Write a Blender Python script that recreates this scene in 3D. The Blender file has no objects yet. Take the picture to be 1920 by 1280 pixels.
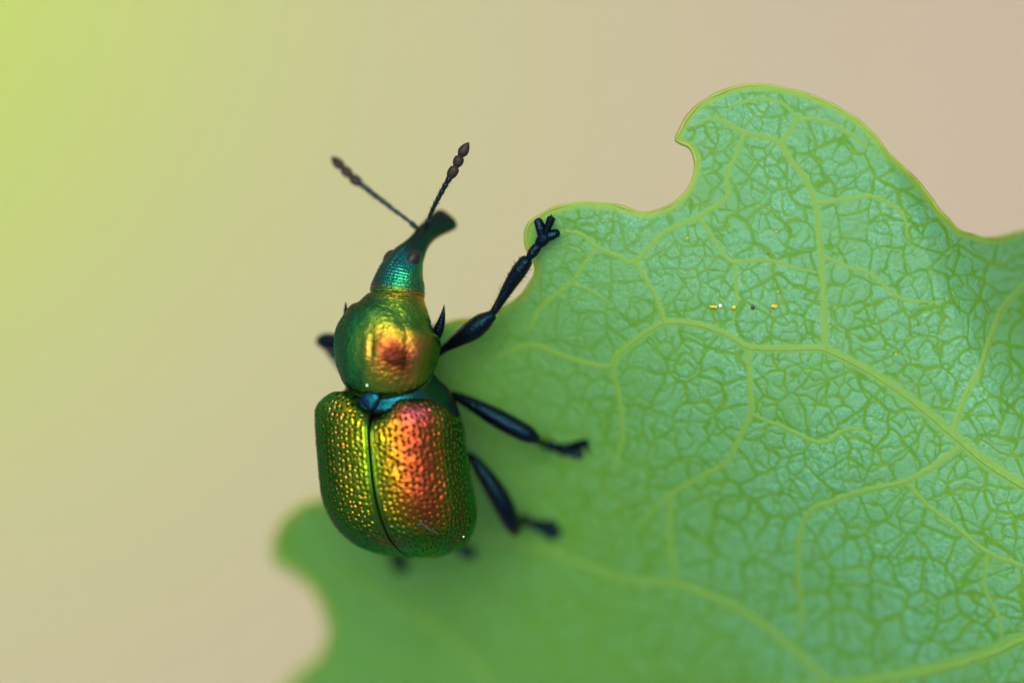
import bpy, math, random
import numpy as np
from mathutils import Vector

# ---------------------------------------------------------------- units: 1 Blender unit = 1 mm
sc = bpy.context.scene
sc.unit_settings.system = 'METRIC'
sc.unit_settings.scale_length = 0.001
random.seed(7)
rng = np.random.default_rng(7)

# ---------------------------------------------------------------- camera (macro lens looking down on the leaf)
FOCUS = 150.0
cam = bpy.data.cameras.new('camera')
camo = bpy.data.objects.new('camera', cam)
sc.collection.objects.link(camo)
sc.camera = camo
camo.location = (0, 0, FOCUS)
cam.sensor_width = 36.0
cam.lens = 36.0 * FOCUS / 19.2
cam.clip_start = 1.0
cam.clip_end = 20000.0
cam.dof.use_dof = True
cam.dof.focus_distance = FOCUS + 0.1
cam.dof.aperture_fstop = cam.lens * 0.001 / 13.0     # 13 mm wide opening

# ---------------------------------------------------------------- sky, sun, exposure
SUN_TO = Vector((-0.10, 0.25, 0.96)).normalized()
elev = math.asin(SUN_TO.z)
azim = math.atan2(SUN_TO.x, SUN_TO.y)
world = bpy.data.worlds.new('World')
sc.world = world
world.use_nodes = True
wn = world.node_tree
sky = wn.nodes.new('ShaderNodeTexSky')
sky.sky_type = 'NISHITA'
sky.sun_disc = False
sky.sun_elevation = elev
sky.sun_rotation = azim
sky.dust_density = 5.0
sky.air_density = 1.0
bgn = wn.nodes['Background']
wn.links.new(sky.outputs[0], bgn.inputs[0])
bgn.inputs[1].default_value = 0.11
sl = bpy.data.lights.new('sun', 'SUN')
sl.energy = 1.5
sl.angle = math.radians(40)
sl.color = (1.0, 0.95, 0.86)
so = bpy.data.objects.new('sun', sl)
sc.collection.objects.link(so)
so.rotation_euler = SUN_TO.to_track_quat('Z', 'Y').to_euler()
so.location = SUN_TO * 300
sc.view_settings.view_transform = 'Standard'
sc.view_settings.look = 'None'
sc.view_settings.gamma = 1.0
sc.view_settings.exposure = 0.86
sc.view_settings.use_curve_mapping = False
sc.cycles.use_denoising = True
sc.cycles.max_bounces = 8

# ---------------------------------------------------------------- helpers
COL = sc.collection

def P(px, py, d=0.0):
    """point of the place: px, py in hundredths of a mm on the focus plane, d mm below it"""
    s = (FOCUS + d) / FOCUS
    return np.array([(px - 960.0) / 100.0 * s, (640.0 - py) / 100.0 * s, -d])

def link(o, parent=None):
    COL.objects.link(o)
    if parent is not None:
        o.parent = parent
        o.matrix_parent_inverse = parent.matrix_world.inverted()
    return o

def mesh_from(name, verts, faces, mat, parent=None, smooth=True, attrs=None):
    """verts (N,3) array, faces (M,3|4) array or list of arrays"""
    me = bpy.data.meshes.new(name)
    verts = np.ascontiguousarray(verts, dtype=np.float32)
    if not isinstance(faces, list):
        faces = [faces]
    faces = [np.asarray(f, dtype=np.int32) for f in faces if len(f)]
    nl = sum(f.size for f in faces)
    nf = sum(len(f) for f in faces)
    me.vertices.add(len(verts))
    me.vertices.foreach_set('co', verts.ravel())
    me.loops.add(nl)
    me.polygons.add(nf)
    me.loops.foreach_set('vertex_index', np.concatenate([f.ravel() for f in faces]))
    sizes = np.concatenate([np.full(len(f), f.shape[1], dtype=np.int32) for f in faces])
    starts = np.concatenate([[0], np.cumsum(sizes)[:-1]]).astype(np.int32)
    me.polygons.foreach_set('loop_start', starts)
    me.update(calc_edges=True)
    if smooth:
        me.polygons.foreach_set('use_smooth', np.ones(nf, dtype=bool))
    for k, v in (attrs or {}).items():
        a = me.attributes.new(k, 'FLOAT', 'POINT')
        a.data.foreach_set('value', np.ascontiguousarray(v, dtype=np.float32))
    me.validate()
    if mat is not None:
        me.materials.append(mat)
    o = bpy.data.objects.new(name, me)
    return link(o, parent)

def catmull(pts, n):
    """Catmull-Rom through rows of pts (any number of columns), n samples per span"""
    pts = np.asarray(pts, float)
    ext = np.vstack([2 * pts[0] - pts[1], pts, 2 * pts[-1] - pts[-2]])
    out = []
    t = np.linspace(0, 1, n, endpoint=False)[:, None]
    for i in range(1, len(ext) - 2):
        a, b, c, d = ext[i - 1], ext[i], ext[i + 1], ext[i + 2]
        out.append(0.5 * ((2 * b) + (-a + c) * t + (2 * a - 5 * b + 4 * c - d) * t ** 2 + (-a + 3 * b - 3 * c + d) * t ** 3))
    out.append(pts[-1][None])
    return np.vstack(out)

def frames(c, ref):
    t = np.gradient(c, axis=0)
    t /= np.linalg.norm(t, axis=1)[:, None] + 1e-12
    s = ref - t * (t @ ref)[:, None]
    s /= np.linalg.norm(s, axis=1)[:, None] + 1e-12
    return t, s, np.cross(s, t)

def ring_faces(nr, ns, off=0):
    i = np.arange(nr - 1)[:, None] * ns
    j = np.arange(ns)[None, :]
    k = (j + 1) % ns
    return (np.stack([i + j, i + k, i + ns + k, i + ns + j], -1).reshape(-1, 4) + off)

def tube_geo(pts, radii, ns=14, n=8, flat=1.0, ref=(0.13, 0.2, 1.0), cap=True):
    """round-ended tapered tube through pts; flat squeezes it along its normal"""
    pr = catmull(np.column_stack([np.asarray(pts, float), np.asarray(radii, float)]), n)
    c, r = pr[:, :3], np.maximum(pr[:, 3], 1e-4)
    if cap:
        def hemi(p, t, rad):
            a = np.linspace(0, math.pi / 2, 5)[1:]
            return p[None] + t[None] * (np.sin(a) * rad * 0.75)[:, None], np.maximum(np.cos(a) * rad, 1e-4)
        t0 = (c[0] - c[1]) / (np.linalg.norm(c[0] - c[1]) + 1e-9)
        t1 = (c[-1] - c[-2]) / (np.linalg.norm(c[-1] - c[-2]) + 1e-9)
        p0, r0 = hemi(c[0], t0, r[0])
        p1, r1 = hemi(c[-1], t1, r[-1])
        c = np.vstack([p0[::-1], c, p1])
        r = np.concatenate([r0[::-1], r, r1])
    t, s, d = frames(c, np.asarray(ref, float))
    th = np.linspace(0, 2 * math.pi, ns, endpoint=False)
    v = c[:, None] + r[:, None, None] * (np.cos(th)[None, :, None] * d[:, None] + flat * np.sin(th)[None, :, None] * s[:, None])
    return v.reshape(-1, 3), ring_faces(len(c), ns)

def tube(name, pts, radii, mat, parent=None, **kw):
    v, f = tube_geo(pts, radii, **kw)
    return mesh_from(name, v, f, mat, parent)

def joined(name, geos, mat, parent=None):
    vs, fs, off = [], [], 0
    for v, f in geos:
        vs.append(v)
        fs.append(np.asarray(f) + off)
        off += len(v)
    return mesh_from(name, np.vstack(vs), fs, mat, parent)

def sstep(a, b, x):
    t = np.clip((x - a) / (b - a), 0, 1)
    return t * t * (3 - 2 * t)

def hash01(a, b, k=0):
    h = np.sin(a * 127.1 + b * 311.7 + k * 74.7) * 43758.5453
    return h - np.floor(h)

def seeds(i, j, sp, k, jit):
    return ((i + 0.5 + jit * (hash01(i, j, k) - 0.5)) * sp, (j + 0.5 + jit * (hash01(i, j, k + 5) - 0.5)) * sp)

def voronoi_edges(X, Y, sp, k=0, jit=0.9, keep=1.0):
    """distance to the cell walls of a jittered Voronoi net; a share 1-keep of the walls is missing"""
    ci, cj = np.floor(X / sp), np.floor(Y / sp)
    best = np.full(X.shape, 1e9)
    bi, bj = ci.copy(), cj.copy()
    for di in (-1, 0, 1):
        for dj in (-1, 0, 1):
            sx, sy = seeds(ci + di, cj + dj, sp, k, jit)
            d = (sx - X) ** 2 + (sy - Y) ** 2
            m = d < best
            best = np.where(m, d, best)
            bi = np.where(m, ci + di, bi)
            bj = np.where(m, cj + dj, bj)
    ox, oy = seeds(bi, bj, sp, k, jit)
    edge = np.full(X.shape, 9.0)
    for di in (-2, -1, 0, 1, 2):
        for dj in (-2, -1, 0, 1, 2):
            if di == 0 and dj == 0:
                continue
            ni, nj = bi + di, bj + dj
            sx, sy = seeds(ni, nj, sp, k, jit)
            ex, ey = sx - ox, sy - oy
            ln = np.sqrt(ex * ex + ey * ey) + 1e-9
            d = ((ox + sx) * 0.5 - X) * ex / ln + ((oy + sy) * 0.5 - Y) * ey / ln
            if keep < 1.0:
                h = hash01(bi + ni, bj + nj, k + 11)
                d = np.where(h < keep, d, 9.0)
            edge = np.minimum(edge, d)
    return edge, hash01(bi, bj, k + 3)

def vnoise(X, Y, sp, k=0):
    """smooth value noise, about -1..1"""
    x, y = X / sp, Y / sp
    i, j = np.floor(x), np.floor(y)
    u, v = x - i, y - j
    u, v = u * u * (3 - 2 * u), v * v * (3 - 2 * v)
    a, b = hash01(i, j, k), hash01(i + 1, j, k)
    c, d = hash01(i, j + 1, k), hash01(i + 1, j + 1, k)
    return 2 * ((a * (1 - u) + b * u) * (1 - v) + (c * (1 - u) + d * u) * v) - 1

def tag(o, label, cat=None, group=None, kind=None):
    if label:
        o['label'] = label
    if cat:
        o['category'] = cat
    if group:
        o['group'] = group
    if kind:
        o['kind'] = kind
    return o

def tints(base, layers, tone):
    """vertex tint: base colour, then (mask, colour) layers over it, times tone"""
    sh = np.broadcast_arrays(tone, *[m for m, _ in layers])[0].shape
    c = [np.full(sh, b) for b in base]
    for m, col in layers:
        m = np.clip(m, 0, 1)
        c = [a * (1 - m) + b * m for a, b in zip(c, col)]
    return {k: (a * tone).ravel() for k, a in zip(('tint_r', 'tint_g', 'tint_b'), c)}

# ---------------------------------------------------------------- materials
def new_mat(name):
    m = bpy.data.materials.new(name)
    m.use_nodes = True
    nt = m.node_tree
    return m, nt, nt.nodes['Principled BSDF'], nt.nodes['Material Output']

def N(nt, kind, **kw):
    n = nt.nodes.new(kind)
    for k, v in kw.items():
        setattr(n, k, v)
    return n

def setin(n, **kw):
    for k, v in kw.items():
        n.inputs[k.replace('_', ' ')].default_value = v

def noise(nt, scale, detail=3.0, rough=0.55, dist=0.0, vec=None):
    n = N(nt, 'ShaderNodeTexNoise')
    setin(n, Scale=scale, Detail=detail, Roughness=rough, Distortion=dist)
    if vec is None:
        tc = nt.nodes.get('tc') or N(nt, 'ShaderNodeTexCoord', name='tc')
        vec = tc.outputs['Object']
    nt.links.new(vec, n.inputs['Vector'])
    return n

def ramp(nt, src, stops):
    r = N(nt, 'ShaderNodeValToRGB')
    while len(r.color_ramp.elements) < len(stops):
        r.color_ramp.elements.new(0.5)
    for e, (p, c) in zip(r.color_ramp.elements, stops):
        e.position = p
        e.color = (*c, 1.0) if len(c) == 3 else c
    nt.links.new(src, r.inputs['Fac'])
    return r

def mixc(nt, fac, a, b, mode='MIX'):
    m = N(nt, 'ShaderNodeMix', data_type='RGBA', blend_type=mode)
    for sock, v in ((m.inputs[0], fac), (m.inputs[6], a), (m.inputs[7], b)):
        if isinstance(v, (int, float)):
            sock.default_value = v
        elif isinstance(v, tuple):
            sock.default_value = (*v, 1.0)
        else:
            nt.links.new(v, sock)
    return m.outputs[2]

def math_n(nt, op, a, b=None, c=None):
    m = N(nt, 'ShaderNodeMath', operation=op)
    for s, v in zip(m.inputs, (a, b, c)):
        if v is None:
            continue
        if isinstance(v, (int, float)):
            s.default_value = v
        else:
            nt.links.new(v, s)
    return m.outputs[0]

def attr(nt, name):
    return N(nt, 'ShaderNodeAttribute', attribute_name=name).outputs['Fac']

def bump(nt, h, strength, dist, bsdf):
    b = N(nt, 'ShaderNodeBump')
    setin(b, Strength=strength, Distance=dist)
    nt.links.new(h, b.inputs['Height'])
    nt.links.new(b.outputs[0], bsdf.inputs['Normal'])
    return b

def cuticle_mat(name, tint, rough, base, use_attr, film=385.0, film_ior=1.28, ior=2.9, pit_scale=16.0, bump_s=0.35, bump_d=0.02):
    """iridescent beetle cuticle: a thin chitin film over a dense layer (interference colours)"""
    m, nt, p, out = new_mat(name)
    setin(p, Base_Color=(*base, 1), Metallic=0.0, IOR=ior, Roughness=rough, Thin_Film_IOR=film_ior)
    if use_attr:
        cc = N(nt, 'ShaderNodeCombineColor')
        for k, a_ in enumerate(('tint_r', 'tint_g', 'tint_b')):
            nt.links.new(attr(nt, a_), cc.inputs[k])
        nt.links.new(cc.outputs[0], p.inputs['Specular Tint'])
    else:
        p.inputs['Specular Tint'].default_value = (*tint, 1)
    n1 = noise(nt, 7.0, 3.0)
    n2 = noise(nt, 45.0, 2.0)
    v = math_n(nt, 'MULTIPLY_ADD', n1.outputs['Fac'], 34.0, -17.0)
    v2 = math_n(nt, 'MULTIPLY_ADD', n2.outputs['Fac'], 40.0, -20.0)
    t = math_n(nt, 'ADD', v, v2)
    if use_attr:
        t = math_n(nt, 'ADD', t, math_n(nt, 'MULTIPLY', attr(nt, 'film'), 1.132))
    else:
        t = math_n(nt, 'ADD', t, film)
    nt.links.new(t, p.inputs['Thin Film Thickness'])
    vo = N(nt, 'ShaderNodeTexVoronoi', feature='SMOOTH_F1')
    setin(vo, Scale=pit_scale)
    nt.links.new(nt.nodes['tc'].outputs['Object'], vo.inputs['Vector'])
    h = math_n(nt, 'ADD', vo.outputs['Distance'], n2.outputs['Fac'])
    bump(nt, h, bump_s, bump_d, p)
    rr = math_n(nt, 'MULTIPLY_ADD', n2.outputs['Fac'], 0.2, rough - 0.1)
    nt.links.new(rr, p.inputs['Roughness'])
    return m

MAT_SHELL = cuticle_mat('shell_iridescent', (1.0, 0.84, 0.05), 0.19, (0.004, 0.008, 0.002), True, bump_s=0.25, bump_d=0.01)
MAT_BODY = cuticle_mat('body_iridescent', (1.0, 0.88, 0.24), 0.20, (0.004, 0.008, 0.002), True, pit_scale=24.0, bump_s=0.5, bump_d=0.014)

def leg_mat():
    m, nt, p, out = new_mat('leg_blue_black')
    setin(p, Base_Color=(0.0008, 0.0012, 0.002, 1), Roughness=0.17, IOR=1.6)
    p.inputs['Specular Tint'].default_value = (0.06, 0.22, 0.34, 1)
    n2 = noise(nt, 40.0, 2.0)
    vo = N(nt, 'ShaderNodeTexVoronoi', feature='F1')
    setin(vo, Scale=22.0)
    nt.links.new(nt.nodes['tc'].outputs['Object'], vo.inputs['Vector'])
    h = math_n(nt, 'ADD', vo.outputs['Distance'], n2.outputs['Fac'])
    bump(nt, h, 0.5, 0.016, p)
    return m
MAT_LEG = leg_mat()

def plain_mat(name, col, rough=0.5, ior=1.5, var=0.3, scale=20.0, tint=None, bumpd=0.0):
    m, nt, p, out = new_mat(name)
    n = noise(nt, scale, 3.0)
    dark = tuple(c * (1 - var) for c in col)
    lite = tuple(min(1, c * (1 + var)) for c in col)
    r = ramp(nt, n.outputs['Fac'], [(0.3, dark), (0.7, lite)])
    nt.links.new(r.outputs[0], p.inputs['Base Color'])
    setin(p, Roughness=rough, IOR=ior)
    if tint:
        p.inputs['Specular Tint'].default_value = (*tint, 1)
    if bumpd:
        bump(nt, n.outputs['Fac'], 0.5, bumpd, p)
    return m

MAT_CLUB = plain_mat('antenna_brown', (0.012, 0.007, 0.004), 0.6, 1.38, 0.4, 30, bumpd=0.01)
MAT_SHAFT = plain_mat('antenna_blue_black', (0.002, 0.004, 0.005), 0.35, 1.45, 0.4, 30, (0.5, 0.8, 1.0), bumpd=0.01)
MAT_EYE = plain_mat('eye_brown', (0.009, 0.010, 0.006), 0.5, 1.35, 0.25, 60)
MAT_HAIR = plain_mat('hair_dark', (0.03, 0.022, 0.012), 0.5, 1.5, 0.2, 10)
MAT_YELLOW = plain_mat('pollen_yellow', (0.55, 0.42, 0.010), 0.6, 1.45, 0.2, 30)
MAT_WHITE = plain_mat('speck_white', (0.8, 0.8, 0.78), 0.5, 1.45, 0.1, 20)
MAT_BROWN = plain_mat('speck_brown', (0.05, 0.022, 0.005), 0.3, 1.5, 0.5, 25)
MAT_FIBRE = plain_mat('fibre_grey', (0.07, 0.11, 0.11), 0.5, 1.5, 0.1, 20)

def leaf_mat():
    m, nt, p, out = new_mat('leaf_green')
    vein = attr(nt, 'vein')
    minor = attr(nt, 'minor')
    rim = attr(nt, 'rim')
    cell = attr(nt, 'cell')
    nb = noise(nt, 0.55, 3.0)
    nf = noise(nt, 13.0, 4.0, 0.8)
    sky_fade = attr(nt, 'sky_fade')
    nm = noise(nt, 5.0, 3.0, 0.6)
    base = ramp(nt, nf.outputs['Fac'], [(0.36, (0.052, 0.245, 0.060)), (0.5, (0.102, 0.345, 0.155)), (0.64, (0.185, 0.450, 0.280))])  # fine mottling puts the sparkle of the cells into the colour
    c2 = mixc(nt, ramp(nt, nb.outputs['Fac'], [(0.35, (0, 0, 0)), (0.65, (1, 1, 1))]).outputs[0], base.outputs[0], (0.100, 0.305, 0.092))
    c3 = mixc(nt, math_n(nt, 'MULTIPLY', cell, 0.35), c2, (0.120, 0.370, 0.185))
    c3 = mixc(nt, math_n(nt, 'MULTIPLY', sky_fade, 0.85), c3, (0.100, 0.292, 0.042))
    minor_c = ramp(nt, nm.outputs['Fac'], [(0.35, (0.060, 0.240, 0.006)), (0.65, (0.105, 0.270, 0.010))])
    c4 = mixc(nt, minor, c3, minor_c.outputs[0])
    c5 = mixc(nt, vein, c4, (0.150, 0.335, 0.040))
    c6 = mixc(nt, rim, c5, (0.19, 0.36, 0.03))
    nt.links.new(c6, p.inputs['Base Color'])
    setin(p, IOR=1.43)
    rg = math_n(nt, 'MULTIPLY_ADD', minor, 0.15, 0.38)
    nt.links.new(rg, p.inputs['Roughness'])
    bump(nt, nf.outputs['Fac'], 0.9, 0.03, p)
    tr = N(nt, 'ShaderNodeBsdfTranslucent')
    nt.links.new(mixc(nt, 1.0, c6, (1.5, 1.3, 0.5), 'MULTIPLY'), tr.inputs['Color'])
    mx = N(nt, 'ShaderNodeMixShader')
    mx.inputs[0].default_value = 0.25
    nt.links.new(p.outputs[0], mx.inputs[1])
    nt.links.new(tr.outputs[0], mx.inputs[2])
    nt.links.new(mx.outputs[0], out.inputs['Surface'])
    return m
MAT_LEAF = leaf_mat()
MAT_VEIN = plain_mat('vein_yellow_green', (0.105, 0.245, 0.032), 0.75, 1.45, 0.12, 6, bumpd=0.01)

def rim_mat():
    m, nt, p, out = new_mat('leaf_margin')
    n = noise(nt, 1.3, 4.0)
    r = ramp(nt, n.outputs['Fac'], [(0.3, (0.22, 0.39, 0.035)), (0.5, (0.33, 0.45, 0.07)), (0.72, (0.29, 0.34, 0.05))])
    nt.links.new(r.outputs[0], p.inputs['Base Color'])
    setin(p, Roughness=0.4, IOR=1.45)
    tr = N(nt, 'ShaderNodeBsdfTranslucent')
    nt.links.new(r.outputs[0], tr.inputs['Color'])
    mx = N(nt, 'ShaderNodeMixShader')
    mx.inputs[0].default_value = 0.4
    nt.links.new(p.outputs[0], mx.inputs[1])
    nt.links.new(tr.outputs[0], mx.inputs[2])
    nt.links.new(mx.outputs[0], out.inputs['Surface'])
    return m
MAT_RIM = rim_mat()

# ---------------------------------------------------------------- ground far below, out of focus
def build_ground():
    m, nt, p, out = new_mat('dry_earth')
    tc = N(nt, 'ShaderNodeTexCoord', name='tc')
    n1 = noise(nt, 0.016, 3.0)
    n2 = noise(nt, 0.35, 6.0, 0.65)
    n3 = noise(nt, 0.010, 2.0)
    tan = ramp(nt, n1.outputs['Fac'], [(0.3, (0.335, 0.285, 0.200)), (0.7, (0.290, 0.246, 0.175))])
    grit = ramp(nt, n2.outputs['Fac'], [(0.3, (0.75, 0.74, 0.72)), (0.7, (1.15, 1.15, 1.15))])
    c = mixc(nt, 1.0, tan.outputs[0], grit.outputs[0], 'MULTIPLY')
    # a mossy patch of the soil
    sub = N(nt, 'ShaderNodeVectorMath', operation='DISTANCE')
    nt.links.new(tc.outputs['Object'], sub.inputs[0])
    sub.inputs[1].default_value = (-56.0, 25.0, 0.0)
    dd = math_n(nt, 'ADD', sub.outputs['Value'], math_n(nt, 'MULTIPLY_ADD', n3.outputs['Fac'], 30.0, -15.0))
    msk = ramp(nt, math_n(nt, 'DIVIDE', dd, 98.0), [(0.15, (1, 1, 1)), (0.85, (0, 0, 0))])
    c = mixc(nt, math_n(nt, 'MULTIPLY', msk.outputs[0], 0.85), c, (0.30, 0.35, 0.115))
    nt.links.new(c, p.inputs['Base Color'])
    setin(p, Roughness=0.95)
    bump(nt, n2.outputs['Fac'], 0.6, 1.0, p)
    n = 40
    g = np.linspace(-3000, 3000, n)
    X, Y = np.meshgrid(g, g)
    v = np.column_stack([X.ravel(), Y.ravel(), 2.5 * vnoise(X, Y, 400, 3).ravel()])
    i = np.arange(n - 1)[:, None] * n + np.arange(n - 1)[None]
    f = np.stack([i, i + 1, i + n + 1, i + n], -1).reshape(-1, 4)
    o = mesh_from('ground', v, f, m)
    o.location = (0, 0, -600)
    tag(o, 'dry tan earth far below the leaf', kind='structure')
build_ground()

def build_far_leaf(cx, cy, z, length, width, ang, label):
    """a real leaf far behind: pointed oval blade folded along a midrib, with a stalk"""
    m, nt, p, out = new_mat('far_leaf_green')
    n = noise(nt, 0.25, 4.0)
    r = ramp(nt, n.outputs['Fac'], [(0.3, (0.32, 0.43, 0.065)), (0.7, (0.39, 0.48, 0.095))])
    nt.links.new(r.outputs[0], p.inputs['Base Color'])
    setin(p, Roughness=0.6)
    tr = N(nt, 'ShaderNodeBsdfTranslucent')
    nt.links.new(r.outputs[0], tr.inputs['Color'])
    mx = N(nt, 'ShaderNodeMixShader')
    mx.inputs[0].default_value = 0.3
    nt.links.new(p.outputs[0], mx.inputs[1])
    nt.links.new(tr.outputs[0], mx.inputs[2])
    nt.links.new(mx.outputs[0], out.inputs['Surface'])
    root = bpy.data.objects.new('background_leaf', None)
    link(root)
    root.empty_display_size = 1
    root.location = (cx, cy, z)
    root.rotation_euler = (0, 0, ang)
    nu, nv = 60, 30
    u = np.linspace(0, 1, nu)[:, None]
    w = np.linspace(-1, 1, nv)[None, :]
    half = width * 0.5 * np.sin(np.pi * u ** 0.85) ** 0.8
    x = (u - 0.5) * length + 0 * w
    y = w * half * (1 + 0.03 * np.sin(u * 60))
    zz = 0.12 * np.abs(y) + 0.8 * np.sin(u * 5) - 4 * (u - 0.5) ** 2 + 0.3 * np.sin(u * 55 + np.abs(w) * 8) * np.abs(w)
    v = np.column_stack([x.ravel(), y.ravel(), zz.ravel()])
    i = np.arange(nu - 1)[:, None] * nv + np.arange(nv - 1)[None]
    f = np.stack([i, i + 1, i + nv + 1, i + nv], -1).reshape(-1, 4)
    b = mesh_from('blade', v, f[:, ::-1], m, None)
    s = b.modifiers.new('thickness', 'SOLIDIFY')
    s.thickness = 0.3
    b.parent = root
    uu = np.linspace(0.0, 0.98, 9)
    pts = [((q - 0.5) * length, 0, 0.8 * math.sin(q * 5) - 4 * (q - .5) ** 2 + .1) for q in uu]
    k = tube('midrib', [(-0.5 * length - 18, 2, -9)] + pts, [0.7] * 3 + [0.55] * 4 + [0.3] * 3, MAT_VEIN)
    k.parent = root
    tag(root, label, 'leaf')
build_far_leaf(-37.5, 26.0, -260.0, 66.0, 44.0, math.radians(78), 'bright yellow-green leaf blurred in the background behind the weevil')

# ---------------------------------------------------------------- the leaf
OUT = [(2210, 470), (2080, 400), (1990, 410), (1920, 434), (1870, 446), (1832, 444), (1796, 431), (1766, 401), (1740, 366), (1715, 336),
       (1686, 310), (1656, 276), (1630, 246), (1600, 221), (1566, 201), (1530, 185), (1490, 170), (1440, 162), (1390, 163),
       (1346, 176), (1312, 196), (1289, 221), (1276, 244), (1270, 260), (1279, 268), (1293, 276), (1302, 294), (1302, 322), (1290, 354),
       (1266, 379), (1236, 393), (1206, 400), (1180, 395), (1150, 386), (1100, 380), (1060, 385), (1022, 398), (996, 418),
       (986, 441), (990, 468), (1000, 485), (1004, 505), (994, 532), (966, 563), (930, 584), (890, 597), (850, 604), (812, 611),
       (770, 640), (725, 700), (690, 780), (665, 860), (640, 918), (612, 937), (573, 946), (540, 970), (521, 1004), (516, 1040),
       (528, 1060), (560, 1077), (591, 1106), (611, 1142), (618, 1180), (611, 1215), (590, 1242), (562, 1265), (530, 1300),
       (505, 1350), (520, 1400), (590, 1450), (700, 1470), (830, 1440), (930, 1450), (1040, 1500), (1200, 1530), (1350, 1490),
       (1500, 1500), (1660, 1530), (1830, 1500), (1960, 1440), (2080, 1380), (2150, 1280), (2190, 1130), (2240, 980), (2250, 800), (2240, 620)]

VEINS = [  # (px, py, half width in hundredths of a mm)
    [(2240, 1100, 10), (2080, 1000, 10), (1985, 950, 10), (1920, 912, 10), (1850, 868, 9.5), (1800, 826, 9), (1740, 775, 8.5), (1690, 736, 8), (1640, 702, 8), (1600, 680, 7.5), (1555, 658, 7.5),
     (1528, 653, 7), (1440, 654, 6.5), (1400, 650, 6.5), (1368, 630, 6), (1330, 615, 6), (1290, 606, 6), (1246, 606, 6), (1200, 632, 6),
     (1160, 665, 6), (1145, 688, 6), (1095, 680, 5), (1045, 664, 5), (998, 648, 5), (935, 668, 4)],
    [(1548, 655, 6), (1546, 600, 5.5), (1545, 560, 5), (1541, 490, 5), (1536, 440, 5), (1530, 385, 5), (1507, 332, 5), (1480, 297, 5), (1462, 269, 5), (1438, 258, 4.5),
     (1396, 249, 4.5), (1340, 223, 4), (1302, 236, 3)],
    [(1462, 269, 4.5), (1482, 246, 4.5), (1498, 225, 4), (1542, 226, 3.5), (1600, 256, 3.5), (1642, 292, 3)],
    [(1498, 225, 3), (1468, 195, 3), (1428, 186, 3), (1382, 196, 2.5), (1340, 223, 2.5)],
    [(1530, 382, 4.5), (1590, 374, 4), (1640, 370, 4), (1692, 402, 3), (1702, 450, 3)],
    [(1540, 478, 4), (1592, 502, 3), (1634, 514, 3), (1690, 560, 3), (1760, 566, 3)],
    [(1396, 250, 4), (1381, 290, 4), (1362, 332, 4), (1363, 370, 4.5), (1310, 405, 4.5), (1276, 421, 4.5), (1240, 441, 4.5), (1190, 490, 4.5), (1158, 480, 4),
     (1120, 464, 4), (1090, 440, 3.5), (1050, 432, 3)],
    [(1310, 405, 3.5), (1338, 448, 3), (1358, 478, 3), (1378, 491, 3.5), (1440, 488, 3), (1490, 502, 2.5), (1541, 512, 2.5)],
    [(1378, 491, 3.5), (1381, 555, 3), (1372, 610, 3)],
    [(1190, 490, 4), (1215, 530, 4), (1232, 562, 4), (1246, 606, 5)],
    [(1120, 464, 3.5), (1086, 510, 4), (1072, 530, 4.5), (1024, 568, 4), (1000, 600, 3.5), (992, 622, 3)],
    [(1075, 532, 3), (1112, 548, 2.5), (1150, 572, 2.5)],
    [(1145, 688, 4.5), (1160, 740, 4), (1166, 820, 4), (1150, 880, 3)],
    [(1403, 652, 5), (1406, 720, 4.5), (1407, 775, 4.5), (1381, 832, 4.5), (1364, 866, 4), (1330, 886, 4), (1258, 926, 4), (1190, 985, 3)],
    [(1407, 776, 3), (1470, 802, 3), (1540, 830, 3.5), (1592, 803, 3), (1642, 816, 2.5)],
    [(1806, 834, 6), (1742, 880, 5.5), (1690, 905, 5), (1620, 920, 5), (1560, 941, 5), (1522, 956, 5), (1500, 1005, 4), (1496, 1075, 4), (1502, 1150, 4), (1490, 1215, 3)],
    [(1790, 800, 6), (1810, 742, 6), (1838, 692, 5.5), (1858, 632, 5), (1880, 580, 5), (1930, 528, 5), (2010, 480, 4)],
    [(2200, 1110, 12), (2050, 1155, 12), (1920, 1196, 11), (1880, 1214, 11), (1820, 1236, 10.5), (1760, 1252, 10), (1690, 1266, 10), (1620, 1277, 9), (1540, 1288, 9), (1400, 1302, 9), (1200, 1330, 8), (950, 1380, 7), (700, 1420, 5)],
    [(1560, 1284, 6), (1482, 1212, 6), (1402, 1150, 6), (1300, 1104, 6), (1250, 1092, 5.5), (1160, 1082, 5), (1050, 1040, 5), (900, 1000, 4)],
    [(1258, 928, 4), (1256, 1000, 4.5), (1266, 1094, 4.5)],
    [(1700, 905, 4), (1742, 950, 4), (1790, 986, 4), (1852, 1036, 4), (1920, 1062, 4), (2010, 1100, 4)],
    [(1852, 1036, 3), (1846, 1100, 3), (1872, 1160, 3), (1880, 1214, 3)],
    [(1000, 1385, 5), (900, 1260, 5), (820, 1180, 4), (720, 1120, 4), (610, 1050, 3)],
]

def leaf_depth(px, py):
    px = np.asarray(px, float)
    py = np.asarray(py, float)
    t = ((px - 1050) * -0.557 + (py - 430) * 0.83) / 100.0
    k = 0.9
    d = 0.76 * k * np.logaddexp(0, (t - 0.6) / k) - 0.05
    q = ((px - 1640) * 0.8 + (600 - py) * 0.35) / 100.0
    d = d + 1.05 * np.maximum(0, q - 1.2) ** 1.3 * np.clip(1.0 - (py - 560) / 700.0, 0, 1)
    d = d - 0.05 * t * 0.3 + 0.10 * np.sin(px / 170.0 + py / 260.0) * np.clip((px - 700) / 500, 0, 1)
    return d

def grow(pts2):
    p = np.asarray(pts2, float).copy()
    if p[-1, 2] <= 3.0:
        p[-1, 2] = 0.7          # free veins run out to nothing
    return catmull(p, 5)

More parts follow.
